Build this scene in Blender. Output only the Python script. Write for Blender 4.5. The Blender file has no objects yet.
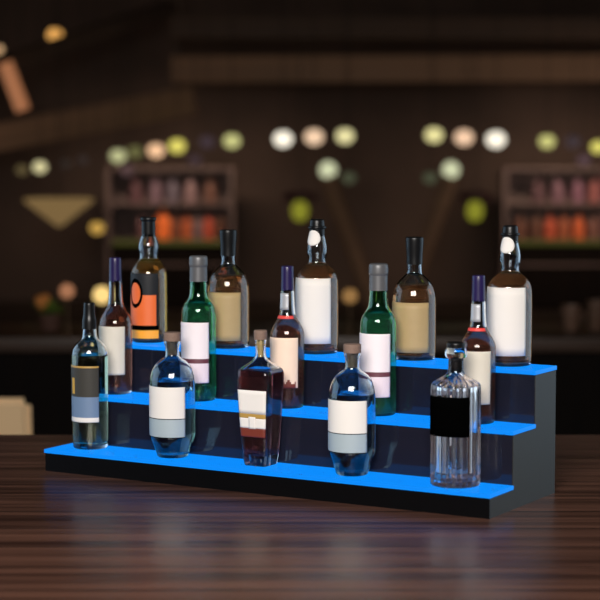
import bpy, bmesh, math, random
from mathutils import Vector, Matrix
random.seed(7)
C = bpy.context.scene.collection
SC = bpy.context.scene

# ------------------------------------------------------------------ camera
EYE = 1.725
TABLE = 1.05
PITCH = 0.0811
FPX = 1886.4
cam_d = bpy.data.cameras.new('camera')
cam = bpy.data.objects.new('camera', cam_d); C.objects.link(cam)
cam.location = (0, 0, EYE)
cam.rotation_euler = (math.pi/2 - PITCH, 0, 0)
cam_d.sensor_width = 36.0
cam_d.lens = 36.0*FPX/600.0
cam_d.clip_end = 60
cam_d.dof.use_dof = True
cam_d.dof.focus_distance = 3.73
cam_d.dof.aperture_fstop = cam_d.lens/1000.0/0.032
SC.camera = cam

# ------------------------------------------------------------------ world, lights, exposure
w = bpy.data.worlds.new('world'); SC.world = w; w.use_nodes = True
w.node_tree.nodes['Background'].inputs[0].default_value = (1.0, 0.8, 0.65, 1)
w.node_tree.nodes['Background'].inputs[1].default_value = 0.02
SC.view_settings.view_transform = 'Standard'
SC.view_settings.look = 'None'
SC.view_settings.exposure = 0.0
SC.view_settings.gamma = 1.0
SC.view_settings.use_curve_mapping = False
SC.cycles.max_bounces = 28
SC.cycles.transmission_bounces = 24
SC.cycles.glossy_bounces = 6
SC.cycles.diffuse_bounces = 3
SC.cycles.caustics_reflective = False
SC.cycles.caustics_refractive = True
SC.cycles.sample_clamp_indirect = 4.0


def area(name, loc, target, sx, sy, power, color, spread=180):
    d = bpy.data.lights.new(name, 'AREA'); d.shape = 'RECTANGLE'; d.size = sx; d.size_y = sy
    d.energy = power; d.color = color; d.spread = math.radians(spread)
    o = bpy.data.objects.new(name, d); C.objects.link(o)
    o.location = loc
    o.rotation_euler = (Vector(target) - Vector(loc)).to_track_quat('-Z', 'Y').to_euler()
    return o


area('key_light_front', (-0.35, 0.2, 2.75), (-0.1, 3.7, 1.2), 1.9, 1.2, 65, (1.0, 0.95, 0.90), 100)  # unseen studio-style key, added above the camera to light the labels
area('rim_fill_right', (3.2, 5.0, 1.9), (0.2, 4.4, 1.3), 4.0, 2.4, 24, (0.62, 0.82, 1.0), 120)  # unseen bluish fill, added to brighten the bottle rims from the right
area('rim_fill_left', (-3.2, 5.0, 1.9), (-0.2, 4.4, 1.3), 4.0, 2.4, 24, (0.55, 0.78, 1.0), 120)  # matching added fill, unseen, for the bottle rims on the left
area('beam_fill_back', (0.0, 12.0, 3.3), (0.0, 19.0, 2.3), 5.0, 0.6, 9, (1.0, 0.74, 0.55), 140)  # fill added out of view to light the beams and back wall
area('back_fill_left', (-4.6, 16.5, 1.6), (-0.6, 21.0, 1.1), 1.0, 0.8, 9, (1.0, 0.72, 0.55), 120)  # unseen warm fill added to lift the left of the back wall
area('back_fill_right', (4.6, 16.5, 1.6), (0.6, 21.0, 1.1), 1.0, 0.8, 9, (1.0, 0.72, 0.55), 120)  # its unseen partner, added for the right of the back wall


# ------------------------------------------------------------------ helpers
def at(px, py, Y):
    """world point seen at pixel (px, py) at distance Y in front of the camera"""
    a = (px - 300)/FPX; b = (300 - py)/FPX
    c, s = math.cos(PITCH), math.sin(PITCH)
    d = Vector((a, c + b*s, -s + b*c))
    return Vector((0, 0, EYE)) + d*(Y/d.y)


def on_plane(px, py, z):
    a = (px - 300)/FPX; b = (300 - py)/FPX
    c, s = math.cos(PITCH), math.sin(PITCH)
    d = Vector((a, c + b*s, -s + b*c))
    return Vector((0, 0, EYE)) + d*((z - EYE)/d.z)


def project(q):
    c, s = math.cos(PITCH), math.sin(PITCH); z = q.z - EYE
    dep = q.y*c - z*s
    return 300 + FPX*q.x/dep, 300 - FPX*(q.y*s + z*c)/dep, dep


def srgb(r, g, b):
    f = lambda v: (v/255/12.92) if v <= 10 else ((v/255 + 0.055)/1.055)**2.4
    return (f(r), f(g), f(b), 1)


MATS = {}


def mat(name, col, rough=0.5, metal=0.0, spec=0.5, coat=0.0, bump=0.0, bscale=60, var=0.0):
    if name in MATS: return MATS[name]
    m = bpy.data.materials.new(name); m.use_nodes = True
    nt = m.node_tree; b = nt.nodes['Principled BSDF']
    b.inputs['Base Color'].default_value = col
    b.inputs['Roughness'].default_value = rough
    b.inputs['Metallic'].default_value = metal
    b.inputs['Specular IOR Level'].default_value = spec
    b.inputs['Coat Weight'].default_value = coat
    if bump or var:
        tc = nt.nodes.new('ShaderNodeTexCoord')
        n = nt.nodes.new('ShaderNodeTexNoise'); n.inputs['Scale'].default_value = bscale
        n.inputs['Detail'].default_value = 4
        nt.links.new(tc.outputs['Object'], n.inputs['Vector'])
        if bump:
            bp = nt.nodes.new('ShaderNodeBump'); bp.inputs['Strength'].default_value = bump
            bp.inputs['Distance'].default_value = 0.002
            nt.links.new(n.outputs['Fac'], bp.inputs['Height'])
            nt.links.new(bp.outputs['Normal'], b.inputs['Normal'])
        if var:
            r = nt.nodes.new('ShaderNodeMapRange')
            r.inputs['To Min'].default_value = 1 - var; r.inputs['To Max'].default_value = 1 + var
            nt.links.new(n.outputs['Fac'], r.inputs['Value'])
            mx = nt.nodes.new('ShaderNodeVectorMath'); mx.operation = 'SCALE'
            mx.inputs[0].default_value = col[:3]
            nt.links.new(r.outputs['Result'], mx.inputs['Scale'])
            nt.links.new(mx.outputs['Vector'], b.inputs['Base Color'])
    MATS[name] = m
    return m


def glass(name, col, ior=1.45, rough=0.0, trans=1.0):
    if name in MATS: return MATS[name]
    m = bpy.data.materials.new(name); m.use_nodes = True
    b = m.node_tree.nodes['Principled BSDF']
    b.inputs['Base Color'].default_value = (*col, 1)
    b.inputs['Roughness'].default_value = rough
    b.inputs['Transmission Weight'].default_value = trans
    b.inputs['IOR'].default_value = ior
    MATS[name] = m
    return m


def glow(name, col, strength=1.0, spec=0.2):
    if name in MATS: return MATS[name]
    m = bpy.data.materials.new(name); m.use_nodes = True
    b = m.node_tree.nodes['Principled BSDF']
    b.inputs['Base Color'].default_value = (0.002, 0.002, 0.002, 1)
    b.inputs['Roughness'].default_value = 0.4
    b.inputs['Specular IOR Level'].default_value = spec
    b.inputs['Emission Color'].default_value = col
    b.inputs['Emission Strength'].default_value = strength
    MATS[name] = m
    return m


def wood(name, dark, light, scale=(1.2, 26, 26), rough=0.3, plank=None, spec=0.5):
    if name in MATS: return MATS[name]
    m = bpy.data.materials.new(name); m.use_nodes = True
    nt = m.node_tree; b = nt.nodes['Principled BSDF']; N = nt.nodes.new; L = nt.links.new
    tc = N('ShaderNodeTexCoord'); mp = N('ShaderNodeMapping'); mp.inputs['Scale'].default_value = scale
    L(tc.outputs['Object'], mp.inputs['Vector'])
    n1 = N('ShaderNodeTexNoise'); n1.inputs['Scale'].default_value = 1.0; n1.inputs['Detail'].default_value = 6
    n1.inputs['Distortion'].default_value = 0.6
    L(mp.outputs['Vector'], n1.inputs['Vector'])
    cr = N('ShaderNodeValToRGB')
    cr.color_ramp.elements[0].position = 0.33; cr.color_ramp.elements[0].color = dark
    cr.color_ramp.elements[1].position = 0.68; cr.color_ramp.elements[1].color = light
    L(n1.outputs['Fac'], cr.inputs['Fac'])
    out = cr.outputs['Color']
    if plank:
        sx = N('ShaderNodeSeparateXYZ'); L(tc.outputs['Object'], sx.inputs['Vector'])
        dv = N('ShaderNodeMath'); dv.operation = 'DIVIDE'; dv.inputs[1].default_value = plank
        L(sx.outputs['Y'], dv.inputs[0])
        fr = N('ShaderNodeMath'); fr.operation = 'FRACT'; L(dv.outputs[0], fr.inputs[0])
        gt = N('ShaderNodeMath'); gt.operation = 'LESS_THAN'; gt.inputs[1].default_value = 0.04
        L(fr.outputs[0], gt.inputs[0])
        mx = N('ShaderNodeMix'); mx.data_type = 'RGBA'
        L(gt.outputs[0], mx.inputs['Factor']); L(out, mx.inputs['A'])
        mx.inputs['B'].default_value = (0.006, 0.004, 0.003, 1)
        out = mx.outputs['Result']
    L(out, b.inputs['Base Color'])
    rr = N('ShaderNodeMapRange'); rr.inputs['To Min'].default_value = rough*0.8; rr.inputs['To Max'].default_value = rough*1.3
    L(n1.outputs['Fac'], rr.inputs['Value']); L(rr.outputs['Result'], b.inputs['Roughness'])
    bp = N('ShaderNodeBump'); bp.inputs['Strength'].default_value = 0.12; bp.inputs['Distance'].default_value = 0.001
    L(n1.outputs['Fac'], bp.inputs['Height']); L(bp.outputs['Normal'], b.inputs['Normal'])
    b.inputs['Specular IOR Level'].default_value = spec
    MATS[name] = m
    return m


def link(name, me, mats, parent=None, loc=(0, 0, 0)):
    o = bpy.data.objects.new(name, me); C.objects.link(o)
    for m in (mats if isinstance(mats, (list, tuple)) else [mats]): me.materials.append(m)
    o.parent = parent; o.location = loc
    return o


def finish(bm, name, mats, parent=None, loc=(0, 0, 0), smooth=True, angle=35):
    bmesh.ops.recalc_face_normals(bm, faces=bm.faces)
    me = bpy.data.meshes.new(name); bm.to_mesh(me); bm.free()
    if smooth:
        for p in me.polygons: p.use_smooth = True
        me.set_sharp_from_angle(angle=math.radians(angle))
    return link(name, me, mats, parent, loc)


def thing(name, label, cat, loc=(0, 0, 0), rz=0, group=None):
    o = bpy.data.objects.new(name, None); C.objects.link(o)
    o.empty_display_size = 0.05
    o.location = loc; o.rotation_euler = (0, 0, rz)
    tag(o, label, cat, group)
    return o


def tag(o, label, cat, group=None):
    o['label'] = label; o['category'] = cat
    if group: o['group'] = group
    return o


def add_box(bm, lo, hi, mi=0):
    v = [bm.verts.new((x, y, z)) for z in (lo[2], hi[2]) for y in (lo[1], hi[1]) for x in (lo[0], hi[0])]
    for f in ((0, 2, 3, 1), (4, 5, 7, 6), (0, 1, 5, 4), (2, 6, 7, 3), (0, 4, 6, 2), (1, 3, 7, 5)):
        bm.faces.new([v[i] for i in f]).material_index = mi
    return v


def box(name, lo, hi, m, parent=None, bevel=0.0, loc=(0, 0, 0)):
    bm = bmesh.new(); add_box(bm, lo, hi)
    if bevel:
        bmesh.ops.bevel(bm, geom=list(bm.edges), offset=bevel, segments=2, affect='EDGES', profile=0.7)
    return finish(bm, name, m, parent, loc, smooth=bool(bevel), angle=50)


def chaikin(pts, it=2):
    """round the corners of a profile; a point given twice in a row stays sharp"""
    for _ in range(it):
        out = [pts[0]]
        for i in range(len(pts) - 1):
            a, b = pts[i], pts[i + 1]
            if a == b:
                out.append(a); continue
            sa = i == 0 or pts[i - 1] == a
            sb = i == len(pts) - 2 or (i + 2 < len(pts) and pts[i + 2] == b)
            if not sa: out.append(tuple(p*0.75 + q*0.25 for p, q in zip(a, b)))
            if not sb: out.append(tuple(p*0.25 + q*0.75 for p, q in zip(a, b)))
            elif i < len(pts) - 2: out.append(b)
        out.append(pts[-1])
        pts = out
    res = [pts[0]]
    for p in pts[1:]:
        if p != res[-1]: res.append(p)
    return res


def ring_mult(th, n, rib):
    k = 1.0
    if n > 2.01:
        k = (abs(math.cos(th))**n + abs(math.sin(th))**n)**(-1.0/n)
    if rib:
        k *= 1 - 0.06*rib*(1 - abs(math.sin(th*12)))
    return k


def loft(bm, prof, segs=72, closed_bottom=True, closed_top=True, mi=0, off=0.0):
    """surface of revolution through prof = [(z, r[, n[, rib]])]; n > 2 squares the section"""
    rings = []
    for p in prof:
        z, r = p[0], p[1]; n = p[2] if len(p) > 2 else 2; rib = p[3] if len(p) > 3 else 0
        if r < 1e-6:
            rings.append([bm.verts.new((0, 0, z))]); continue
        rings.append([bm.verts.new((r*ring_mult(t, n, rib)*math.cos(t), r*ring_mult(t, n, rib)*math.sin(t), z))
                      for t in (2*math.pi*k/segs for k in range(segs))])
    for a, b in zip(rings, rings[1:]):
        for k in range(segs):
            k2 = (k + 1) % segs
            if len(a) == 1 and len(b) == 1: continue
            if len(a) == 1: f = bm.faces.new((a[0], b[k2], b[k]))
            elif len(b) == 1: f = bm.faces.new((a[k], a[k2], b[0]))
            else: f = bm.faces.new((a[k], a[k2], b[k2], b[k]))
            f.material_index = mi
    if closed_bottom and len(rings[0]) > 1: bm.faces.new(rings[0][::-1])
    if closed_top and len(rings[-1]) > 1: bm.faces.new(rings[-1])


def offset(prof, d):
    """inner copy of an open profile, moved d towards the axis along its own normal"""
    out = []
    for i, p in enumerate(prof):
        a = prof[max(i - 1, 0)]; b = prof[min(i + 1, len(prof) - 1)]
        tz, tr = b[0] - a[0], b[1] - a[1]; L = math.hypot(tz, tr) or 1
        nz, nr = tr/L, -tz/L
        out.append((p[0] + nz*d, max(p[1] + nr*d, 0.0008)) + tuple(p[2:]))
    return out


def radius_at(prof, z):
    for a, b in zip(prof, prof[1:]):
        if a[0] <= z <= b[0] and b[0] > a[0]:
            t = (z - a[0])/(b[0] - a[0]); return a[1] + (b[1] - a[1])*t
    return prof[-1][1]


def clip_below(prof, z):
    out = []
    for a, b in zip(prof, prof[1:]):
        if a[0] <= z: out.append(a)
        if a[0] <= z < b[0]:
            t = (z - a[0])/(b[0] - a[0]); out.append(tuple(p + (q - p)*t for p, q in zip(a, b))); break
    return out


def lathe(name, prof, m, parent, segs=48, loc=(0, 0, 0), it=2, angle=40):
    bm = bmesh.new(); loft(bm, chaikin(prof, it), segs)
    return finish(bm, name, m, parent, loc, angle=angle)


def label_patch(name, prof, z0, z1, half, mats, parent, paint=None, nu=24, nv=8, lift=0.0006, centre=-math.pi/2, n=2, rib=0):
    """paper wrapped round the glass: paint(u, v) in 0..1 picks the ink"""
    bm = bmesh.new(); g = []
    for j in range(nv + 1):
        z = z0 + (z1 - z0)*j/nv; r = radius_at(prof, z) + lift; row = []
        for i in range(nu + 1):
            t = centre - half + 2*half*i/nu
            k = ring_mult(t, n, 0)
            row.append(bm.verts.new((r*k*math.cos(t), r*k*math.sin(t), z)))
        g.append(row)
    for j in range(nv):
        for i in range(nu):
            f = bm.faces.new((g[j][i], g[j][i + 1], g[j + 1][i + 1], g[j + 1][i]))
            if paint: f.material_index = paint((i + .5)/nu, (j + .5)/nv)
    me = bpy.data.meshes.new(name); bm.to_mesh(me); bm.free()
    for p in me.polygons: p.use_smooth = True
    o = link(name, me, mats, parent)
    s = o.modifiers.new('paper', 'SOLIDIFY'); s.thickness = 0.0003; s.offset = 1
    return o


# ------------------------------------------------------------------ materials
M_black = mat('black_plastic', (0.006, 0.006, 0.0065, 1), 0.3, spec=0.25, bump=0.05, bscale=400)
M_stand = mat('black_acrylic', (0.002, 0.002, 0.0024, 1), 0.3, spec=0.2)
M_side_lit = mat('black_acrylic_side_lit', (0.027, 0.0245, 0.0195, 1), 0.5, spec=0.4)  # stand's black acrylic lightened: light falling on the end is in the colour
M_riser = mat('tinted_riser_acrylic', (0.009, 0.010, 0.018, 1), 0.08, spec=0.5)
M_led = glow('blue_lit_acrylic', srgb(4, 140, 252), 1.0, 0.1)
M_paper = mat('white_paper', (0.74, 0.70, 0.66, 1), 0.7, spec=0.2, bump=0.03, bscale=900)
M_cream = mat('cream_paper', (0.62, 0.57, 0.48, 1), 0.6, var=0.06, bscale=40)
M_peach = mat('peach_paper', (0.82, 0.62, 0.48, 1), 0.6, var=0.05, bscale=40)
M_pink = mat('pale_pink_paper', (0.74, 0.62, 0.67, 1), 0.6)
M_tan = mat('tan_paper', (0.37, 0.26, 0.115, 1), 0.6, var=0.06, bscale=60)
M_maroon = mat('maroon_ink', (0.12, 0.03, 0.045, 1), 0.5)
M_ink = mat('black_ink', (0.0008, 0.0008, 0.0008, 1), 0.8, spec=0.0)
M_char = mat('charcoal_ink', (0.014, 0.015, 0.017, 1), 0.5, spec=0.2)
M_orange = mat('orange_ink', (0.74, 0.13, 0.02, 1), 0.5)
M_liquid_glow = mat('amber_liquid_glow', (0.9, 0.36, 0.03, 1), 0.4)  # glow of the liquid below the label, painted as colour
M_grey_blue = mat('grey_blue_paper', (0.33, 0.40, 0.44, 1), 0.55)
M_steel = mat('steel_blue_paper', (0.13, 0.20, 0.32, 1), 0.5)
M_olive = mat('dark_olive_paper', (0.045, 0.043, 0.038, 1), 0.5, spec=0.2)
M_gold = mat('gold_ink', (0.42, 0.25, 0.06, 1), 0.4)
M_yellow = mat('amber_yellow_paper', (0.6, 0.33, 0.02, 1), 0.5)
M_rust = mat('rust_red_paper', (0.16, 0.025, 0.012, 1), 0.5)
M_purple = mat('purple_foil', (0.016, 0.010, 0.060, 1), 0.3, spec=0.4)
M_greycap = mat('grey_foil', (0.10, 0.10, 0.105, 1), 0.4, metal=0.2)
M_silver = mat('silver_foil', (0.42, 0.43, 0.46, 1), 0.35, metal=0.3)
M_red = mat('red_foil', (0.65, 0.05, 0.04, 1), 0.4)
M_cork = mat('cork', (0.19, 0.12, 0.09, 1), 0.7, bump=0.3, bscale=300, var=0.3)
M_brasscork = mat('golden_cork', (0.95, 0.60, 0.22, 1), 0.35, metal=0.2)
G_clear = glass('clear_glass', (0.86, 0.935, 1.0))  # blue tint stands in for the shelf glow caught by the rims
G_gin = glass('reflected_green_glass', (0.74, 0.86, 0.88))  # clear glass; green reflected from the bottle behind is put into its tint
G_rose = glass('faint_rose_glass', (0.95, 0.885, 0.87))
G_green = glass('green_glass', (0.36, 0.86, 0.62))
L_amber = glass('amber_liquid', (0.85, 0.36, 0.14), 1.34, 0.0, 0.88)
L_orange = glass('orange_liquid', (0.95, 0.45, 0.10), 1.34, 0.0, 0.88)
L_brown = glass('brown_liquid', (0.62, 0.20, 0.12), 1.34, 0.0, 0.88)
L_maroon = glass('maroon_liquid', (0.55, 0.18, 0.17), 1.34, 0.0, 0.95)
L_green = glass('green_tinted_liquid', (0.30, 0.78, 0.52), 1.34, 0.0, 0.9)
L_water = glass('clear_liquid', (0.93, 0.98, 1.0), 1.34)
L_rose = glass('rose_liquid', (0.94, 0.70, 0.60), 1.34, 0.0, 0.96)
L_straw = glass('straw_liquid', (0.88, 0.88, 0.55), 1.34)

# ------------------------------------------------------------------ the room
RX, RY0, RY1, RZ = 6.0, -2.5, 21.0, 4.2


def struct(name, lo, hi, m):
    o = box(name, lo, hi, m); o['kind'] = 'structure'; return o


M_wall = mat('brown_plaster', (0.085, 0.057, 0.046, 1), 0.85, bump=0.3, bscale=0.9, var=0.7)
M_ceil = mat('dark_ceiling_paint', (0.010, 0.008, 0.007, 1), 0.9, var=0.2, bscale=4)
M_floor = wood('dark_floorboards', (0.012, 0.008, 0.006, 1), (0.035, 0.022, 0.015, 1), (18, 1.0, 1), 0.5, None)
struct('floor', (-RX, RY0, -0.1), (RX, RY1, 0), M_floor)
struct('ceiling', (-RX, RY0, RZ), (RX, RY1, RZ + 0.1), M_ceil)
struct('wall_back', (-RX - .1, RY1, -0.1), (RX + .1, RY1 + 0.1, RZ + .1), M_wall)
struct('wall_front', (-RX - .1, RY0 - 0.1, -0.1), (RX + .1, RY0, RZ + .1), M_wall)
struct('wall_left', (-RX - 0.1, RY0, -0.1), (-RX, RY1, RZ + .1), M_wall)
struct('wall_right', (RX, RY0, -0.1), (RX + 0.1, RY1, RZ + .1), M_wall)

# ------------------------------------------------------------------ bar top the stand sits on
M_table = wood('polished_brown_wood', (0.030, 0.013, 0.009, 1), (0.135, 0.060, 0.039, 1), (1.1, 26, 26), 0.3, 0.155, spec=0.4)
M_base = wood('dark_stained_wood', (0.0035, 0.002, 0.0016, 1), (0.008, 0.005, 0.0036, 1), (20, 20, 1), 0.6, spec=0.08)
tb = thing('bar_table', 'polished dark brown wooden bar top carrying the lit bottle display', 'table', (0, 3.3, 0))
back_edge = on_plane(300, 434.5, TABLE).y - 3.3
box('tabletop', (-2.1, -1.0, TABLE - 0.05), (2.1, back_edge, TABLE), M_table, tb, 0.004)
box('base', (-1.95, -0.8, 0.0), (1.95, back_edge - 0.12, TABLE - 0.05), M_base, tb)

# ------------------------------------------------------------------ the lit display stand
W = 1.016; D = 0.101; HS = (0.0460, 0.1484, 0.2506); YAW = -0.5311
FR = Vector((0.3393*1.016, 3.3335*1.016, TABLE))
ca, sa = math.cos(YAW), math.sin(YAW)


def S(u, v, h):
    """stand coordinates: u from the right end leftwards is negative, v back, h up"""
    return Vector((FR.x + u*ca - v*sa, FR.y + u*sa + v*ca, TABLE + h))


base_c = S(-W/2, 1.5*D, 0)
stand = thing('bottle_display_stand', 'black three-step bottle display stand with glowing blue shelves on the wooden bar top', 'display stand', base_c, YAW)
x0, x1 = -W/2, W/2
v0 = -1.5*D
PT = 0.008          # thickness of a lit panel
ST = 0.006          # thickness of an end panel


def step_profile(g=0.0):
    p = [(v0 + g, 0.0)]
    for k in range(3):
        p += [(v0 + k*D + g, HS[k] - PT), (v0 + (k + 1)*D + (g if k < 2 else 0), HS[k] - PT)]
    p += [(v0 + 3*D, 0.0)]
    return p


def extrude_profile(name, prof, xa, xb, m, parent):
    bm = bmesh.new()
    a = [bm.verts.new((xa, y, z)) for y, z in prof]; b = [bm.verts.new((xb, y, z)) for y, z in prof]
    n = len(prof)
    for i in range(n):
        bm.faces.new((a[i], a[(i + 1) % n], b[(i + 1) % n], b[i]))
    bm.faces.new(a[::-1]); bm.faces.new(b)
    bm.normal_update()
    bmesh.ops.triangulate(bm, faces=[f for f in bm.faces if len(f.verts) > 4])
    return finish(bm, name, m, parent, smooth=False)


extrude_profile('cabinet', step_profile(0.002), x0 + ST, x1 - ST, M_stand, stand)
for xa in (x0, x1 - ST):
    extrude_profile('end_panel', step_profile(0.002), xa, xa + ST, M_side_lit, stand)
box('front_panel', (x0, v0 - 0.001, 0), (x1, v0 + 0.0018, HS[0] - PT), M_stand, stand)
for k in range(3):
    box('light_panel', (x0 - 0.001, v0 + k*D - 0.004, HS[k] - PT), (x1 + 0.002, v0 + (k + 1)*D + (0.0015 if k < 2 else 0), HS[k]), M_led, stand, 0.0012)
for k in (1, 2):
    box('riser_panel', (x0 + 0.001, v0 + k*D - 0.0005, HS[k - 1]), (x1 - 0.001, v0 + k*D + 0.0018, HS[k] - PT), M_riser, stand)


# ------------------------------------------------------------------ bottles
class Bottle:
    """px: profile in photo pixels; k: metres per pixel at the bottle's distance"""
    def __init__(self, name, label, cat, cx, by, top, hp, step, rpx, group, rb=None, ps=1.0):
        h = HS[step] + 0.0003; rb = rb or rpx*0.8
        v = (step + 0.5)*D; kk = 3.7/FPX
        for _ in range(6):
            # centre: as far back as the riser (or the back edge) lets the bottle stand
            v = (step + 1)*D - (rpx*kk*ps + 0.0012 if step < 2 else rb*kk*ps*0.9)
            v = max(v, step*D + min(rb*kk*ps, D/2))
            u = -W/2
            for _ in range(8):
                q = S(u, v, h); x, y, dep = project(q)
                q2 = S(u + 0.01, v, h); x2 = project(q2)[0]
                u += (cx - x)/(x2 - x)*0.01
            kk = dep/FPX
        p = S(u, v, h)
        x, y, dep = project(p)
        self.ps = ps
        self.k = dep/FPX*ps
        self.ext = (y - top)/ps - hp      # body lengthened so that the cap ends where the photo shows it
        self.root = thing(name, label, cat, p, YAW, group)

    def up(self, px):
        return [((p[0] + self.ext) if p[0] > 8 else p[0],) + tuple(p[1:]) for p in px]

    def glass(self, px, gm, lm, fill, wall=1.1, floor=3.0, segs=72, it=2, kk=None):
        k = self.k; px = self.up(px); fill += self.ext
        outer = chaikin([(0.0, 0.0) + tuple(px[0][2:])] + px, it)
        self.prof = [tuple([p[0]*k, p[1]*k] + list(p[2:])) for p in outer]
        body = chaikin(px, it)
        inner = offset(body, wall)
        inner = [p for p in inner if p[0] > floor + 0.5]
        # strictly rising inner profile
        rise = [inner[0]]
        for p in inner[1:]:
            if p[0] > rise[-1][0] + 0.02: rise.append(p)
        inner = rise
        ext = inner[0][2:]
        inner = [(floor, 0.0) + tuple(ext), (floor, inner[0][1]*0.9) + tuple(ext)] + inner
        inner_m = [tuple([p[0]*k, p[1]*k] + list(p[2:3])) for p in inner]
        bm = bmesh.new()
        top = (self.prof[-1][0],) + tuple(inner_m[-1][1:])
        loft(bm, self.prof + [top] + inner_m[::-1], segs, False, False)
        finish(bm, 'glass_body', gm, self.root, angle=50)
        if lm:
            lp = clip_below(inner_m, fill*k)
            lp = [(p[0] - (0.0003 if i < 2 else 0), p[1] + (0.0003 if p[1] > 0 else 0)) + tuple(p[2:]) for i, p in enumerate(lp)]
            bm = bmesh.new(); loft(bm, lp, segs, False, True)
            finish(bm, 'liquid', lm, self.root, angle=50)
        self.px = px
        return self

    def lathe(self, name, px, m, segs=48, it=1):
        return lathe(name, [tuple([p[0]*self.k, p[1]*self.k] + list(p[2:])) for p in self.up(px)], m, self.root, segs, it=it)

    def label(self, name, z0, z1, half, mats, paint=None, nu=24, nv=8, **kw):
        e = self.ext
        return label_patch(name, self.prof, (z0 + (e if z0 > 12 else e*0.5))*self.k, (z1 + e)*self.k, math.radians(half), mats, self.root, paint, nu, nv, **kw)


# --- shared silhouettes, pixels up from the foot
def sharp(*pts):
    out = []
    for p in pts:
        out += [p, p]
    return out


def cap_px(z0, z1, r0, r1, flange=None):
    p = [(z0, 0.0), (z0, r0), (z0, r0), (z1 - 1, r1), (z1, r1), (z1, r1 - 0.9), (z1, 0.0)]
    return p


GROUP_T, GROUP_M, GROUP_F = 'bottles on the top blue step', 'bottles on the middle blue step', 'bottles on the front blue step'


def round_whisky(cx, by, top, ps, label):      # tan label, black neck foil
    b = Bottle('whisky_bottle', label, 'bottle', cx, by, top, 114.5, 2, 20.9, GROUP_T, 20, ps)
    b.glass([(0, 19.5), (0.6, 20.7), (3, 20.9), (30, 20.9), (54, 20.9), (63, 20.1), (71, 16.5), (77, 10.6), (79.5, 7.6), (83, 7.0), (100, 6.8), (106, 6.8)],
            G_clear, L_amber, 69)
    b.lathe('neck_foil', [(88.5, 0), (88.5, 7.7), (88.5, 7.7), (96, 7.6), (106, 8.4), (113.2, 8.6), (114.2, 8.3), (114.5, 7.0), (114.5, 0)], M_black)
    b.label('label', 6.5, 53, 68, [M_tan])
    return b


def slim_whisky(cx, by, top, label, paper, liquid, extra, ps):    # purple cap, long neck
    b = Bottle('single_malt_bottle', label, 'bottle', cx, by, top, 133.8, 1, 16.6, GROUP_M, 15, ps)
    b.glass([(0, 13.5), (0.6, 15.2), (3, 15.8), (36, 16.2), (66, 16.6), (72, 16.0), (78, 12.8), (83, 9.4), (88, 7.6), (97, 6.9), (110, 6.6), (117, 5.6), (126, 5.4)],
            G_clear, liquid, 87)
    b.lathe('cap', [(110, 0), (110, 6.4), (110, 6.4), (118, 6.2), (132, 6.0), (133.6, 5.6), (133.8, 4.6), (133.8, 0)], M_purple)
    b.label('label', 18, 66, 68, paper, extra, 32, 24)
    return b


def jagged(u, v):          # dark printed sprig along the foot of the label
    if v < 0.16 and 0.36 < u < 0.95:
        h = 0.06 + 0.09*abs(math.sin(u*23))*abs(math.cos(u*9.0))
        return 1 if v < h + 0.02 else 0
    return 0


def green_bottle(cx, by, top, label, ps):
    b = Bottle('port_bottle', label, 'bottle', cx, by, top, 142.6, 1, 17.2, GROUP_M, 16, ps)
    b.glass([(0, 14.0), (0.6, 16.4), (3, 17.2), (40, 17.4), (82, 17.4), (91, 16.6), (97, 12.6), (101, 10.0), (106, 9.0), (118, 8.4), (130, 7.6), (136, 7.6)],
            G_green, L_green, 96)
    b.lathe('cap', [(117, 0), (117, 8.9), (117, 8.9), (131, 8.7), (131.5, 8.7), (132.3, 9.3), (140, 9.2), (142, 8.6), (142.6, 7), (142.6, 0)], M_greycap)
    def paint(u, v):
        return 1 if 0.325 < v < 0.39 else (2 if v < 0.325 else 0)
    b.label('label', 17, 77, 68, [M_paper_pink, M_maroon, M_pink], paint, 24, 40)
    return b


M_paper_pink = mat('rosy_white_paper', (0.80, 0.72, 0.74, 1), 0.6)


def bulge_neck(cx, by, top, label, ps):                     # white label, black cap, round neck tag
    b = Bottle('whisky_bottle', label, 'bottle', cx, by, top, 131, 2, 21.5, GROUP_T, 20, ps)
    b.glass([(0, 18.6), (0.6, 20.6), (3, 21.4), (36, 21.5), (66, 21.5), (74, 20.9), (80, 17.4), (85, 11.2), (88, 8.6), (92, 8.8), (97, 10.2), (104, 10.2), (112, 8.4), (118, 7.2), (123, 7.0)],
            G_clear, L_amber, 88)
    kk = b.k; zt = 112.5 + b.ext
    b.lathe('cap', [(114, 0), (114, 7.6), (114, 7.6), (121, 7.7), (121, 7.7), (121.5, 9.2), (123.5, 9.2), (124, 7.6), (124, 7.6), (129, 7.2), (130.5, 6.6), (131, 5.5), (131, 0)], M_black)
    # round paper tag bent over the neck bulge
    bm = bmesh.new(); prof = b.prof; ctr = bm.verts.new((0, -(radius_at(prof, zt*kk) + .0012), zt*kk)); rings = []
    for j in range(1, 6):
        ring = []
        for i in range(40):
            t = 2*math.pi*i/40; a = 0.92*j/5*math.cos(t); z = (zt + 7.6*j/5*math.sin(t))*kk
            r = max(radius_at(prof, z), 7.7*kk) + 0.0012
            ring.append(bm.verts.new((r*math.sin(a), -r*math.cos(a), z)))
        rings.append(ring)
    for i in range(40):
        bm.faces.new((ctr, rings[0][i], rings[0][(i + 1) % 40]))
        for p, q in zip(rings, rings[1:]):
            bm.faces.new((p[i], q[i], q[(i + 1) % 40], p[(i + 1) % 40]))
    o = finish(bm, 'neck_tag', M_paper, b.root, angle=80)
    s = o.modifiers.new('paper', 'SOLIDIFY'); s.thickness = 0.0004; s.offset = 0
    b.label('label', 9.5, 73, 69, [M_paper])
    return b


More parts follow.
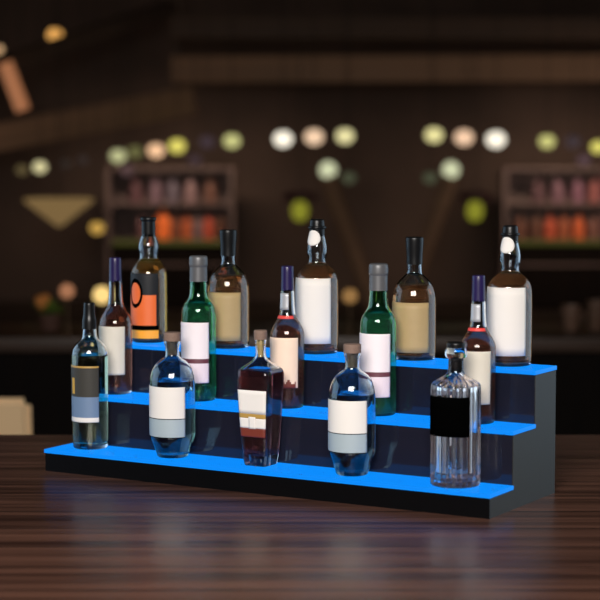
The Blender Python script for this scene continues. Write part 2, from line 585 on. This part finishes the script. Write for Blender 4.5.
def gin_bottle(cx, by, top, label, ps):
    b = Bottle('gin_bottle', label, 'bottle', cx, by, top, 123.8, 0, 22.8, GROUP_F, 16, ps)
    b.glass([(0, 13.5), (0.8, 15.4), (4, 16.4), (11, 19.0), (18, 22.2), (23, 22.8), (50, 22.8), (68, 22.8), (79, 22.4), (87, 20.2), (93, 16.2), (97.5, 10.0), (99.5, 7.2), (103, 6.9), (110, 6.9), (112, 8.2), (115, 8.2)],
            G_gin, L_water, 76, wall=1.3, floor=4)
    b.lathe('cork', [(101, 0), (101, 4.9), (101, 4.9), (115.1, 5.4), (115.2, 8.5), (115.2, 8.5), (122, 8.7), (123.6, 8.3), (123.8, 7), (123.8, 0)], M_cork)
    def paint(u, v):
        return 0 if v > 0.385 else (2 if v > 0.365 or v < 0.02 else 1)
    b.label('label', 20.5, 71, 67, [M_paper, M_grey_blue, M_ink], paint, 28, 60)
    return b


# top step
b = Bottle('whisky_bottle', 'whisky bottle with black and orange label and oval emblem, far left of the top step', 'bottle', 149.3, 335.8, 217.0, 119.3, 2, 17.3, GROUP_T, 16.5)
b.glass([(0, 15.0), (0.6, 16.6), (3, 17.9), (30, 17.9), (60, 17.9), (67, 17.2), (73, 13.4), (78, 9.2), (82, 9.0), (88, 10.5), (93, 10.2), (99, 8.0), (103, 6.6), (110, 6.3)],
        G_clear, L_orange, 78)
b.lathe('cap', [(100, 0), (100, 6.9), (100, 6.9), (115, 7.0), (115, 7.0), (116, 8.0), (118.6, 8.0), (119.3, 7.2), (119.3, 0)], M_black)


def oval(u, v):
    if v < 0.13: return 3  # painted glow of the liquid at the foot
    v = (v - 0.114)/0.886
    dx, dy = (u - 0.40)/0.155, (v - 0.655)/0.185
    d = math.hypot(dx, dy)
    if d < 1.0: return 1
    if d < 1.38: return 2
    if v < 0.10: return 2
    if v < 0.63 and u < 0.94: return 1
    return 0


b.label('label', 2.0, 64, 66, [M_char, M_orange, M_ink, M_liquid_glow], oval, 110, 124)
round_whisky(228.5, 343.0, 229.5, 1.0, 'tan-labelled whisky bottle with black neck foil, behind the left green bottle')
bulge_neck(317.0, 349.0, 219, 'white-labelled whisky bottle with round neck tag, at the middle of the top step', 1.0)
round_whisky(414.0, 356.0, 236.8, 1.044, 'tan-labelled whisky bottle with black neck foil, behind the right green bottle')
bulge_neck(509.0, 362.4, 225.2, 'white-labelled whisky bottle with round neck tag, at right end of the top step', 1.05)

# middle step
slim_whisky(116.3, 390.0, 257.2, 'purple-capped whisky bottle with plain cream label, behind the black-capped slim bottle', [M_cream, M_char], L_brown, None, 1.0)
green_bottle(199.0, 397.0, 255.3, 'green glass bottle with grey cap, left one of two, behind the left corked gin bottle', 1.0)
m3 = slim_whisky(287.5, 404.3, 265.5, 'purple-capped whisky bottle with peach label and red shoulder band, behind the tapered decanter', [M_peach, M_rust], L_brown, jagged, 1.04)
green_bottle(378.0, 412.3, 263.0, 'green glass bottle with grey cap, right one of two, behind the right corked gin bottle', 1.052)
m5 = slim_whisky(477.5, 421.8, 274.8, 'purple-capped whisky bottle with cream label, half hidden behind the ribbed decanter', [M_cream, M_char], L_brown, None, 1.10)
for q in (m3, m5):
    q.label('neck_wrap', 92, 108, 40, [M_silver, G_clear], None, 20, 6, lift=0.0009)
    q.label('shoulder_band', 83.5, 86.5, 70, [M_red], None, 20, 3, lift=0.0009)

# front step
b = Bottle('white_wine_bottle', 'slim clear bottle with black cap and grey-blue label, left end of front step', 'bottle', 90.6, 447.0, 301.6, 146.2, 0, 18.2, GROUP_F, 17)
b.glass([(0, 15.5), (0.6, 17.0), (3, 17.6), (40, 17.9), (84, 18.2), (96, 18.0), (103, 15.6), (108, 10.2), (111, 7.2), (119, 6.7), (132, 5.6), (140, 5.4)],
        G_clear, L_straw, 94, floor=4)
b.lathe('cap', [(119.5, 0), (119.5, 7.4), (119.5, 7.4), (129, 7.2), (132, 6.2), (140, 5.7), (145.2, 5.6), (146, 5.0), (146.2, 0)], M_black)


def wine_paint(u, v):
    if v < 0.085: return 0
    if u < 0.36 and 0.5 < v < 0.78 and u > 0.24: return 3
    if 0.93 < v: return 4 if v > 0.96 else 2
    return 1 if v < 0.45 else 2


b.label('label', 28, 84, 65, [M_paper, M_steel, M_olive, M_yellow, M_gold], wine_paint, 50, 60)
gin_bottle(172.8, 454.5, 331.5, 'round-shouldered clear gin bottle with cork and two-tone label, left one of two', 1.0)
gin_bottle(352.0, 473.8, 343, 'round-shouldered clear gin bottle with cork and two-tone label, right one of two', 1.035)

# square tapered decanter
b = Bottle('square_decanter', 'tapered square decanter with golden stopper and white, gold and rust label', 'decanter', 260.8, 464.8, 329.2, 136.2, 0, 20, GROUP_F, 15)
k = b.k
q = 0.735
b.glass([(0, 11.8, 9), (0.6, 12.6, 9), (3, 13.0, 9), (12, 14.3, 9), (50, 16.6, 9), (88, 18.5, 9), (95, 18.3, 8), (99, 16.0, 6), (104, 13.0*q, 3.2), (108, 6.6, 2), (112, 4.9, 2), (122, 5.3, 2), (125, 6.0, 2), (126.5, 6.0, 2)],
        G_clear, L_maroon, 97, wall=1.6, floor=11, segs=96)
st = b.lathe('stopper', [(109, 0), (109, 2.6), (109, 2.6), (126, 4.2), (126.6, 4.2), (126.6, 4.2), (127, 0)], M_brasscork, 40)
b.lathe('stopper_cap', [(126.6, 0), (126.6, 6.5), (126.6, 6.5), (134.5, 6.9), (135.8, 6.5), (136.2, 5.5), (136.2, 0)], M_cork, 40)


def dec_label(name, z0, z1, xa, xb, m, lift, nx=10, nz=6, parent=None):
    """paper on the decanter's flat leaning front face"""
    bm = bmesh.new(); g = []
    for j in range(nz + 1):
        z = (z0 + b.ext + (z1 - z0)*j/nz)*k; r = radius_at(b.prof, z)
        g.append([])
        for i in range(nx + 1):
            f = xa + (xb - xa)*i/nx
            x = f*r
            y = -r*max(0.0, 1 - abs(f)**9)**(1/9.0) - lift
            g[-1].append(bm.verts.new((x, y, z)))
    for j in range(nz):
        for i in range(nx):
            bm.faces.new((g[j][i], g[j][i + 1], g[j + 1][i + 1], g[j + 1][i]))
    me = bpy.data.meshes.new(name); bm.to_mesh(me); bm.free()
    for p in me.polygons: p.use_smooth = True
    o = link(name, me, m, parent or b.root)
    s = o.modifiers.new('paper', 'SOLIDIFY'); s.thickness = 0.0003; s.offset = 1
    return o


main = dec_label('label', 54, 77.5, -0.93, 0.93, M_paper, 0.0005, 20)
for nm, za, zb, m in (('gold_band', 49.5, 54, M_gold), ('lower_label', 39.5, 49.5, M_paper), ('rust_band', 30.5, 39.5, M_rust)):
    dec_label(nm, za, zb, -0.93, 0.93, m, 0.0005, 20, 6, main)
dec_label('seal', 39, 51, -0.22, 0.27, M_paper, 0.0014, 4, 6, main)

# ribbed decanter
b = Bottle('ribbed_decanter', 'ribbed cylindrical glass decanter with black label and disc stopper, right end of front step', 'decanter', 455.2, 483.2, 341.2, 142, 0, 25.3, GROUP_F, 24.5)
b.glass([(0, 22.5, 2, 0.5), (0.8, 24.4, 2, 1.2), (3, 25.0, 2, 2.2), (20, 25.0, 2, 2.2), (60, 25.0, 2, 2.2), (90, 25.0, 2, 2.2), (98, 25.0, 2, 2.2), (101, 24.0, 2, 1.2), (105, 17.5, 2, 0.4), (109, 10.5, 2, 0), (112, 8.0, 2, 0), (120, 7.6, 2, 0), (124, 7.6, 2, 0)],
        G_rose, L_rose, 13, wall=4.2, floor=6, segs=288)
b.lathe('stopper_stem', [(111, 0), (111, 5.0), (111, 5.0), (113, 7.0), (125.5, 7.4), (125.5, 7.4), (126, 0)], mat('black_metal', (0.03, 0.03, 0.032, 1), 0.25, metal=0.7))
b.lathe('stopper_disc', [(125.5, 0), (125.5, 8.0), (127, 10.6), (131, 11.2), (135, 10.6), (136.5, 9), (136.5, 0)], G_clear)
b.lathe('stopper_cap', [(136.5, 0), (136.5, 9.2), (136.5, 9.2), (140.5, 9.6), (141.8, 8.8), (142, 7.5), (142, 0)], M_black)
b.label('label', 50, 89.5, 58, [M_ink], None, 32, 4, lift=0.0008)

# ------------------------------------------------------------------ the bar behind
M_rail = wood('brown_counter_wood', (0.035, 0.018, 0.011, 1), (0.085, 0.045, 0.028, 1), (1.2, 20, 20), 0.35)
ZC = at(300, 338, 9.2).z
bc = thing('bar_counter', 'long dark bar counter with brown wooden top crossing the room behind the display', 'counter', (0, 9.2, 0))
box('countertop', (-4.6, 0, ZC - 0.068), (4.6, 0.8, ZC), M_rail, bc, 0.006)
box('front_panel', (-4.5, 0.08, 0), (4.5, 0.13, ZC - 0.068), M_base, bc)
box('shelf', (-4.5, 0.13, 0.4), (4.5, 0.75, 0.43), M_base, bc)

# bar chair
M_beige = mat('beige_fabric', (0.75, 0.50, 0.27, 1), 0.85, bump=0.3, bscale=250)
CY = 6.6
ch_top = at(10, 398, CY)
ch_x = at(31, 420, CY).x - 0.225
chair = thing('dining_chair', 'beige upholstered chair standing by the dark counter, far left', 'chair', (ch_x, CY + 0.25, 0))
bm = bmesh.new(); add_box(bm, (-0.22, -0.22, 0.42), (0.22, 0.2, 0.48))
bmesh.ops.bevel(bm, geom=list(bm.edges), offset=0.02, segments=3, affect='EDGES'); finish(bm, 'seat', M_beige, chair)
bm = bmesh.new(); add_box(bm, (-0.225, -0.03, 0.46), (0.225, 0.03, ch_top.z))
bmesh.ops.bevel(bm, geom=list(bm.edges), offset=0.025, segments=3, affect='EDGES')
for vv in bm.verts: vv.co.y += -0.2 - 0.12*(vv.co.z - 0.46)
finish(bm, 'backrest', M_beige, chair)
for sx in (-1, 1):
    for sy in (-1, 1):
        bm = bmesh.new()
        vs = add_box(bm, (-0.018, -0.018, 0), (0.018, 0.018, 0.43))
        for vv in vs:
            t = 1 - vv.co.z/0.43
            vv.co.x += sx*(0.18 + 0.03*t); vv.co.y += sy*(0.17 + 0.03*t)
        finish(bm, 'leg', M_base, chair, smooth=False)

# ------------------------------------------------------------------ beams and bulkheads above the back bar
M_beam = wood('brown_beam_wood', (0.21, 0.125, 0.075, 1), (0.27, 0.165, 0.10, 1), (0.4, 10, 10), 0.6)
M_dbeam = wood('dark_beam_wood', (0.06, 0.038, 0.027, 1), (0.085, 0.054, 0.038, 1), (1.0, 10, 10), 0.7)


def plank(name, a, b_, h, depth, m, label):
    """timber from pixel-marked ends a to b_ (x, y, Y); h is its height in metres"""
    A, B = at(*a), at(*b_); L = (B - A).length
    o = bpy.data.objects.new('', None)
    bpy.data.objects.remove(o)
    me_o = box(name, (0, -depth/2, -h/2), (L, depth/2, h/2), m, None, 0.008)
    me_o.location = A
    me_o.rotation_euler = (B - A).to_track_quat('X', 'Z').to_euler()
    return tag(me_o, label, 'beam')


plank('ceiling_beam', (172, 70, 19.0), (700, 68, 19.0), 0.26, 0.3, M_beam, 'long level brown beam high across the back of the room')
plank('ceiling_beam', (172, 28, 18.2), (720, 30, 18.2), 0.2, 0.3, M_dbeam, 'darker level beam near the ceiling, above the long brown one')
plank('ceiling_beam', (-330, 200, 16.7), (192, 100, 18.4), 0.26, 0.2, M_beam, 'sloping brown beam rising to the right, lower one at upper left')
plank('ceiling_beam', (-240, 147, 15.5), (172, 6, 18.7), 0.13, 0.14, M_dbeam, 'thin sloping beam rising to the right, upper one at upper left')
plank('timber_post', (176, -62, 19.2), (176, 112, 19.2), 0.13, 0.13, M_dbeam, 'dark upright post where the sloping and level beams meet')

# ------------------------------------------------------------------ lamps
M_cord = mat('black_cord', (0.005, 0.005, 0.005, 1), 0.6)


def uv(bm, c, r, seg=24, squash=1.0):
    bmesh.ops.create_uvsphere(bm, u_segments=seg, v_segments=seg//2, radius=r,
                              matrix=Matrix.Translation(c) @ Matrix.Diagonal((1, 1, squash, 1)))


def tube(bm, a, b_, r, seg=10):
    a, b_ = Vector(a), Vector(b_); d = b_ - a
    bmesh.ops.create_cone(bm, cap_ends=True, segments=seg, radius1=r, radius2=r, depth=d.length,
                          matrix=Matrix.Translation((a + b_)/2) @ d.to_track_quat('Z', 'Y').to_matrix().to_4x4())


def pendant(px, py, Y, rpx, col, label, strength=1.0, squash=0.85, group='globe pendant lamps across the far room'):
    p = at(px, py, Y); r = rpx*0.84*Y/FPX
    t = thing('globe_pendant_lamp', label, 'lamp', (p.x, p.y, RZ), 0, group)
    bm = bmesh.new(); uv(bm, (0, 0, p.z - RZ), r, 24, squash)
    finish(bm, 'globe', glow('lit_globe_%d_%d_%d' % col, srgb(*col), strength), t, angle=180)
    bm = bmesh.new(); tube(bm, (0, 0, p.z - RZ + r*squash*0.9), (0, 0, -0.01), 0.004, 8); finish(bm, 'cord', M_cord, t)
    bm = bmesh.new(); bmesh.ops.create_cone(bm, cap_ends=True, segments=20, radius1=0.05, radius2=0.045, depth=0.025, matrix=Matrix.Translation((0, 0, -0.0125)))
    finish(bm, 'canopy', M_cord, t)
    bm = bmesh.new(); bmesh.ops.create_cone(bm, cap_ends=True, segments=16, radius1=r*0.4, radius2=r*0.25, depth=r*0.3, matrix=Matrix.Translation((0, 0, p.z - RZ + r*squash)))
    finish(bm, 'socket', M_cord, t)
    return t


LY = 18.0
LAMPS = [
    (55, 35, 9, (255, 186, 98), 'orange globe lamp alone near the ceiling at upper left', 1.05),
    (-1, 50, 6, (235, 190, 140), 'pale globe lamp cut by the left edge, high up', 0.9),
    (40, 167, 8, (228, 218, 165), 'pale yellow globe lamp above the inverted gold cone shade', 1.0),
    (22, 170, 7, (92, 80, 52), 'dim olive globe lamp just left of the pale yellow one at far left', 1.0),
    (66, 164, 6, (48, 40, 36), 'very dim globe lamp right of the pale yellow one, nearer to it', 1.0),
    (83, 160, 6, (50, 42, 40), 'very dim globe lamp between the pale yellow one and the pale green one', 1.0),
    (118, 156, 9.5, (190, 190, 140), 'pale green globe lamp at the left end of the left cluster', 1.0),
    (135, 152, 9, (100, 98, 60), 'dim olive globe lamp between the pale green and the peach one', 1.0),
    (156, 150.5, 10, (255, 204, 158), 'bright peach globe lamp left of the yellow one', 1.0),
    (177, 146, 10, (228, 216, 105), 'bright yellow globe lamp right of the left peach one', 1.0),
    (207, 142, 9, (62, 50, 56), 'dim mauve globe lamp between the yellow and the yellow-green one', 1.0),
    (232, 141, 10, (202, 200, 132), 'yellow-green globe lamp above the left tan-labelled bottle', 1.0),
    (127, 170, 8, (88, 66, 66), 'dim mauve globe lamp hanging just below the left cluster', 1.0),
    (195, 160, 8, (62, 48, 52), 'dim mauve globe lamp hanging below the yellow one', 1.0),
    (283, 139, 11, (255, 246, 226), 'brightest white globe lamp, left of the middle trio', 1.25),
    (314, 137, 11, (252, 214, 178), 'bright peach globe lamp in the middle of the centre trio', 1.0),
    (345, 136, 10.5, (238, 228, 168), 'bright cream globe lamp at the right of the centre trio', 1.0),
    (434, 135, 10.5, (238, 228, 160), 'bright cream globe lamp at the left of the right trio', 1.0),
    (464, 137.5, 11, (252, 210, 174), 'bright peach globe lamp in the middle of the right trio', 1.0),
    (496, 139.5, 11.5, (255, 246, 226), 'brightest white globe lamp, right of the right trio', 1.25),
    (547, 141.5, 9.5, (205, 202, 125), 'yellow-green globe lamp right of the right trio', 1.0),
    (573, 142, 9, (62, 52, 56), 'dim grey-mauve globe lamp between the yellow-green and the edge one', 1.0),
    (598, 147, 8.5, (228, 218, 110), 'yellow globe lamp cut by the right edge of the picture', 1.0),
    (584, 160, 8, (84, 64, 68), 'dim mauve globe lamp below the gap at far right', 1.0),
    (349, 178, 8, (70, 74, 56), 'dim grey-green globe lamp right of the left pale post lamp', 1.0),
    (430, 178, 8, (70, 74, 56), 'dim grey-green globe lamp left of the right pale post lamp', 1.0),
    (97, 228, 8.5, (200, 158, 76), 'amber globe lamp hanging low, above the purple-capped bottle at left', 1.0),
]
for i, (px, py, r, col, lab, s) in enumerate(LAMPS):
    pendant(px, py, LY - 0.35*(i % 3) - (0.9 if (px, py) in ((127, 170), (195, 160), (584, 160)) else 0), r, col, lab, s)

# inverted gold cone shade at left
p = at(59, 211, 16.0)
t = thing('cone_pendant_lamp', 'pendant lamp with inverted gold cone shade at left of the room', 'lamp', (p.x, p.y, RZ))
zc = p.z - RZ
lathe('shade', [(zc - 0.13, 0.0), (zc - 0.13, 0.02), (zc + 0.08, 0.29), (zc + 0.10, 0.295), (zc + 0.105, 0.28), (zc + 0.105, 0.0)],
      glow('gold_lit_shade', srgb(122, 98, 62), 1.0), t, 40, it=0)
bm = bmesh.new(); tube(bm, (0, 0, zc + 0.07), (0, 0, -0.01), 0.005, 8); finish(bm, 'cord', M_cord, t)
bm = bmesh.new(); tube(bm, (0, 0, -0.025), (0, 0, 0), 0.05, 20); finish(bm, 'canopy', M_cord, t)

# slanted amber tube lamp at the left edge
A, B = at(4, 60, 17.0), at(23, 110, 17.0)
t = thing('tube_lamp', 'slanted amber tube lamp at the upper left edge below the beam', 'lamp', (A.x, A.y, A.z))
bm = bmesh.new(); tube(bm, (0, 0, 0), B - A, 0.066, 20); finish(bm, 'tube', glow('amber_tube', srgb(160, 104, 70), 1.0), t)
bm = bmesh.new(); tube(bm, (0, 0, 0.02), (0, 0, RZ - A.z), 0.006, 8); finish(bm, 'cord', M_cord, t)
bm = bmesh.new(); uv(bm, (0, 0, 0), 0.072); finish(bm, 'end_cap', M_cord, t)

# two slanted post lamps flanking the centre
for px, sgn, lab in ((328, 1, 'pale globe lamp on a slanted wooden post, left one of two'), (451, -1, 'pale globe lamp on a slanted wooden post, right one of two')):
    Yp = 18.4 + 0.3*sgn; p = at(px, 170, Yp); foot = p.copy()
    foot.z = 0; foot.x = p.x + sgn*0.5
    t = thing('post_lamp', lab, 'lamp', (foot.x, foot.y, 0), 0, 'slanted post lamps')
    bm = bmesh.new(); uv(bm, (p.x - foot.x, 0, p.z), 8.5*Yp/FPX, 24); finish(bm, 'globe', glow('lit_post_globe', srgb(212, 216, 176), 1.0), t, angle=180)
    bm = bmesh.new(); tube(bm, (p.x - foot.x, 0, p.z - 0.07), (0, 0, 0.0), 0.07, 16); finish(bm, 'post', M_beam, t)
    bm = bmesh.new(); tube(bm, (0, 0, 0), (0, 0, 0.03), 0.16, 24); finish(bm, 'foot', M_dbeam, t)

# lime green shaded lamps
for px, lab in ((300, 'lime green shaded pendant lamp, behind the centre bottle with round tag'), (475, 'lime green shaded pendant lamp left of the right bottle with round tag')):
    p = at(px, 211, 18.8)
    t = thing('shaded_pendant_lamp', lab, 'lamp', (p.x, p.y, RZ), 0, 'lime green pendant lamps')
    zc = p.z - RZ
    lathe('shade', [(zc - 0.10, 0.0), (zc - 0.095, 0.04), (zc - 0.06, 0.07), (zc, 0.085), (zc + 0.06, 0.07), (zc + 0.10, 0.04), (zc + 0.12, 0.0)], glow('lime_shade', srgb(150, 150, 46), 0.75), t, 32, it=0)
    lathe('hood', [(zc + 0.1, 0.0), (zc + 0.1, 0.18), (zc + 0.18, 0.15), (zc + 0.2, 0.0)], mat('maroon_hood', (0.05, 0.015, 0.02, 1), 0.5), t, 32, it=0)
    bm = bmesh.new(); tube(bm, (0, 0, zc + 0.18), (0, 0, 0), 0.005, 8); finish(bm, 'cord', M_cord, t)

# ------------------------------------------------------------------ back-bar shelving with bottles
M_shelf = wood('shelf_wood', (0.10, 0.07, 0.066, 1), (0.17, 0.12, 0.115, 1), (1, 12, 12), 0.6)
M_olive_strip = glow('olive_strip_light', srgb(66, 66, 26), 1.0)


def shelving(pxa, pxb, Y, label):
    A = at(pxa, 240, Y); B = at(pxb, 240, Y); zsh = A.z
    t = thing('back_bar_shelf', label, 'shelf', ((A.x + B.x)/2, Y, 0), 0, 'back-bar shelves')
    hw = (B.x - A.x)/2; top = at(0, 168, Y).z
    bm = bmesh.new(); add_box(bm, (-hw, 0.40, 0), (hw, 0.43, top)); finish(bm, 'back_panel', M_shelf, t, smooth=False)
    for s in (-1, 1):
        box('side_panel', (s*hw - 0.02, 0, 0), (s*hw + 0.02, 0.4, top), M_shelf, t)
    mid = at(0, 203, Y).z
    for z in (0.5, zsh, mid, top):
        box('shelf', (-hw + 0.02, 0.0, z - 0.025), (hw - 0.02, 0.4, z), M_shelf, t)
    box('light_strip', (-hw + 0.05, -0.012, zsh - 0.05), (hw - 0.05, 0.0, zsh - 0.002), M_olive_strip, t)
    box('cabinet_front', (-hw + 0.02, 0.02, 0.02), (hw - 0.02, 0.05, zsh - 0.06), M_base, t)
    return t, zsh, mid


def small_bottle(p, h, r, col, label, group):
    t = thing('bottle', label, 'bottle', p, 0, group)
    m = mat('bottle_%d_%d_%d' % col, srgb(*col), 0.35)
    lathe('body', [(0, 0), (0, r*0.92), (0.01*h, r), (0.55*h, r), (0.66*h, r*0.8), (0.74*h, r*0.38), (0.9*h, r*0.33), (0.92*h, r*0.33), (0.92*h, 0)], m, t, 20)
    lathe('cap', [(0.9*h, 0), (0.9*h, r*0.4), (h, r*0.38), (h, 0)], M_black, t, 16, it=0)
    return t


Ysh = 19.8
t, zsh, mid = shelving(108, 232, Ysh, 'lit back-bar shelf of bottles at left of the room, above the green bottle')
COLS = [('dark mauve', (110, 78, 82)), ('orange', (255, 130, 60)), ('brown', (130, 80, 60)), ('rust', (196, 102, 60)), ('grey', (120, 104, 108)), ('red-brown', (200, 90, 66)), ('umber', (110, 74, 60))]
GB = 'bottles on the left back-bar shelf'
for i, px in enumerate((141, 162, 174, 186, 197, 208, 220)):
    nm, col = COLS[i]; p = at(px, 240, Ysh); p.y += 0.16; p.z = zsh
    small_bottle(p, 0.30 if i != 1 else 0.36, 0.055 if i != 1 else 0.085, col, '%s bottle on the lower left back-bar shelf' % nm, GB)
for i, (px, nm, col) in enumerate(((135, 'plum', (96, 66, 74)), (155, 'grey-violet', (120, 98, 112)), (172, 'slate', (104, 96, 110)), (190, 'pale mauve', (136, 112, 116)), (210, 'cocoa', (110, 78, 68)))):
    p = at(px, 203, Ysh); p.y += 0.16; p.z = mid
    small_bottle(p, 0.28, 0.066, col, '%s bottle on the upper left back-bar shelf' % nm, GB)
t, zsh, mid = shelving(505, 640, Ysh, 'lit back-bar shelf of bottles at the right edge of the room')
GB = 'bottles on the right back-bar shelf'
for i, (px, nm, col) in enumerate(((522, 'brown', (120, 80, 66)), (538, 'umber', (110, 74, 60)), (552, 'red-brown', (196, 92, 64)), (566, 'rust', (170, 96, 66)), (581, 'orange', (220, 110, 64)), (596, 'dark mauve', (130, 90, 80)))):
    p = at(px, 240, Ysh); p.y += 0.16; p.z = zsh
    small_bottle(p, 0.30, 0.06, col, '%s bottle on the lower right back-bar shelf' % nm, GB)
for i, (px, nm, col) in enumerate(((540, 'plum', (92, 66, 74)), (560, 'pale mauve', (120, 90, 104)), (580, 'grey-violet', (130, 92, 112)), (597, 'rose brown', (150, 92, 92)))):
    p = at(px, 203, Ysh); p.y += 0.16; p.z = mid
    small_bottle(p, 0.28, 0.066, col, '%s bottle on the upper right back-bar shelf' % nm, GB)

# warm unseen fills added over the two shelves so their bottles show
for px, lab in ((170, 'left'), (572, 'right')):
    p = at(px, 195, 19.0)
    area('shelf_fill_' + lab, (p.x, 18.7, 2.22), (p.x, 19.9, 1.2), 1.4, 0.2, 9, (1.0, 0.72, 0.52), 100)

# ------------------------------------------------------------------ things on the bar counter behind
YC = 9.6


def globe_lamp(px, py, rpx, col, lab, s=1.0):
    p = at(px, py, YC); r = rpx*YC/FPX
    t = thing('globe_table_lamp', lab, 'lamp', (p.x, p.y, ZC), 0, 'small globe lamps on the bar counter')
    bm = bmesh.new(); uv(bm, (0, 0, p.z - ZC), r); finish(bm, 'globe', glow('table_globe_%d_%d_%d' % col, srgb(*col), s), t, angle=180)
    lathe('base', [(0, 0), (0, r*1.1), (0.008, r*1.1), (0.014, 0.008), (p.z - ZC - r*0.95, 0.008), (p.z - ZC - r*0.85, r*0.5), (p.z - ZC - r*0.85, 0)], mat('brass_base', (0.10, 0.06, 0.03, 1), 0.4, metal=0.6), t, 24, it=0)


globe_lamp(67, 291, 7.5, (165, 112, 80), 'dim peach globe lamp on bar counter, far left')
globe_lamp(102, 295, 9.0, (255, 216, 135), 'bright warm globe lamp on the bar counter beside the purple-capped bottle', 1.1)
globe_lamp(350, 296, 7.5, (150, 112, 66), 'dim amber globe lamp on bar counter right of the centre bottle')

# potted plant
PS = 1.55; p = at(50, 330, YC); pp = thing('potted_plant', 'small potted plant with orange flower on the bar counter at left', 'plant', (p.x, YC, ZC))
pp.scale = (PS, PS, PS)
lathe('pot', [(0, 0), (0, 0.03), (0.05, 0.04), (0.055, 0.04), (0.055, 0)], mat('clay_pot', (0.10, 0.045, 0.03, 1), 0.8), pp, 24, it=0)
bm = bmesh.new()
for i in range(46):
    a = random.random()*6.28; e = random.uniform(0.15, 1.2); L = random.uniform(0.04, 0.075)
    d = Vector((math.cos(a)*math.cos(e), math.sin(a)*math.cos(e), math.sin(e))); sd = d.cross(Vector((0, 0, 1))).normalized()*0.012
    o_ = Vector((0, 0, 0.05)); up = Vector((0, 0, 0.006))
    v = [bm.verts.new(o_), bm.verts.new(o_ + d*L*0.5 + sd + up), bm.verts.new(o_ + d*L), bm.verts.new(o_ + d*L*0.5 - sd + up)]
    bm.faces.new(v)
o = finish(bm, 'foliage', mat('leaf_green', (0.12, 0.20, 0.03, 1), 0.5), pp, smooth=False)
sm = o.modifiers.new('leaf', 'SOLIDIFY'); sm.thickness = 0.001
bm = bmesh.new(); 
for dx, dz in ((-0.022, 0.085), (-0.012, 0.105), (-0.03, 0.10)):
    uv(bm, (dx, -0.02, dz), 0.018, 12)
finish(bm, 'flower', mat('orange_petals', (0.75, 0.28, 0.06, 1), 0.6), pp)

# pale cups and jars, out of focus on the counter
def cup(px, py, h, r, col, lab, nm='cup'):
    p = at(px, py, YC)
    t = thing(nm, lab, nm, (p.x, YC, ZC), 0)
    m = mat(nm + '_%d_%d_%d' % col, srgb(*col), 0.4)
    lathe('body', [(0, 0), (0, r*0.7), (0.004, r*0.75), (h, r), (h + 0.002, r*0.97), (h, r*0.92), (0.012, r*0.68), (0.012, 0)], m, t, 28, it=0)
    bm = bmesh.new(); bmesh.ops.create_circle(bm, segments=16, radius=0.001)
    bm.free()
    ring = [Vector((r*0.9 + 0.022*math.sin(a), 0, h*0.55 + 0.024*math.cos(a))) for a in [math.pi*i/8 for i in range(9)]]
    bm = bmesh.new()
    for a, b_ in zip(ring, ring[1:]): tube(bm, a, b_, 0.004, 8)
    finish(bm, 'handle', m, t)


cup(571, 335, 0.125, 0.052, (120, 92, 76), 'pale brown cup on the bar counter at right edge')
cup(596, 335, 0.15, 0.048, (110, 84, 68), 'tall brown mug on the bar counter, right edge of the picture')
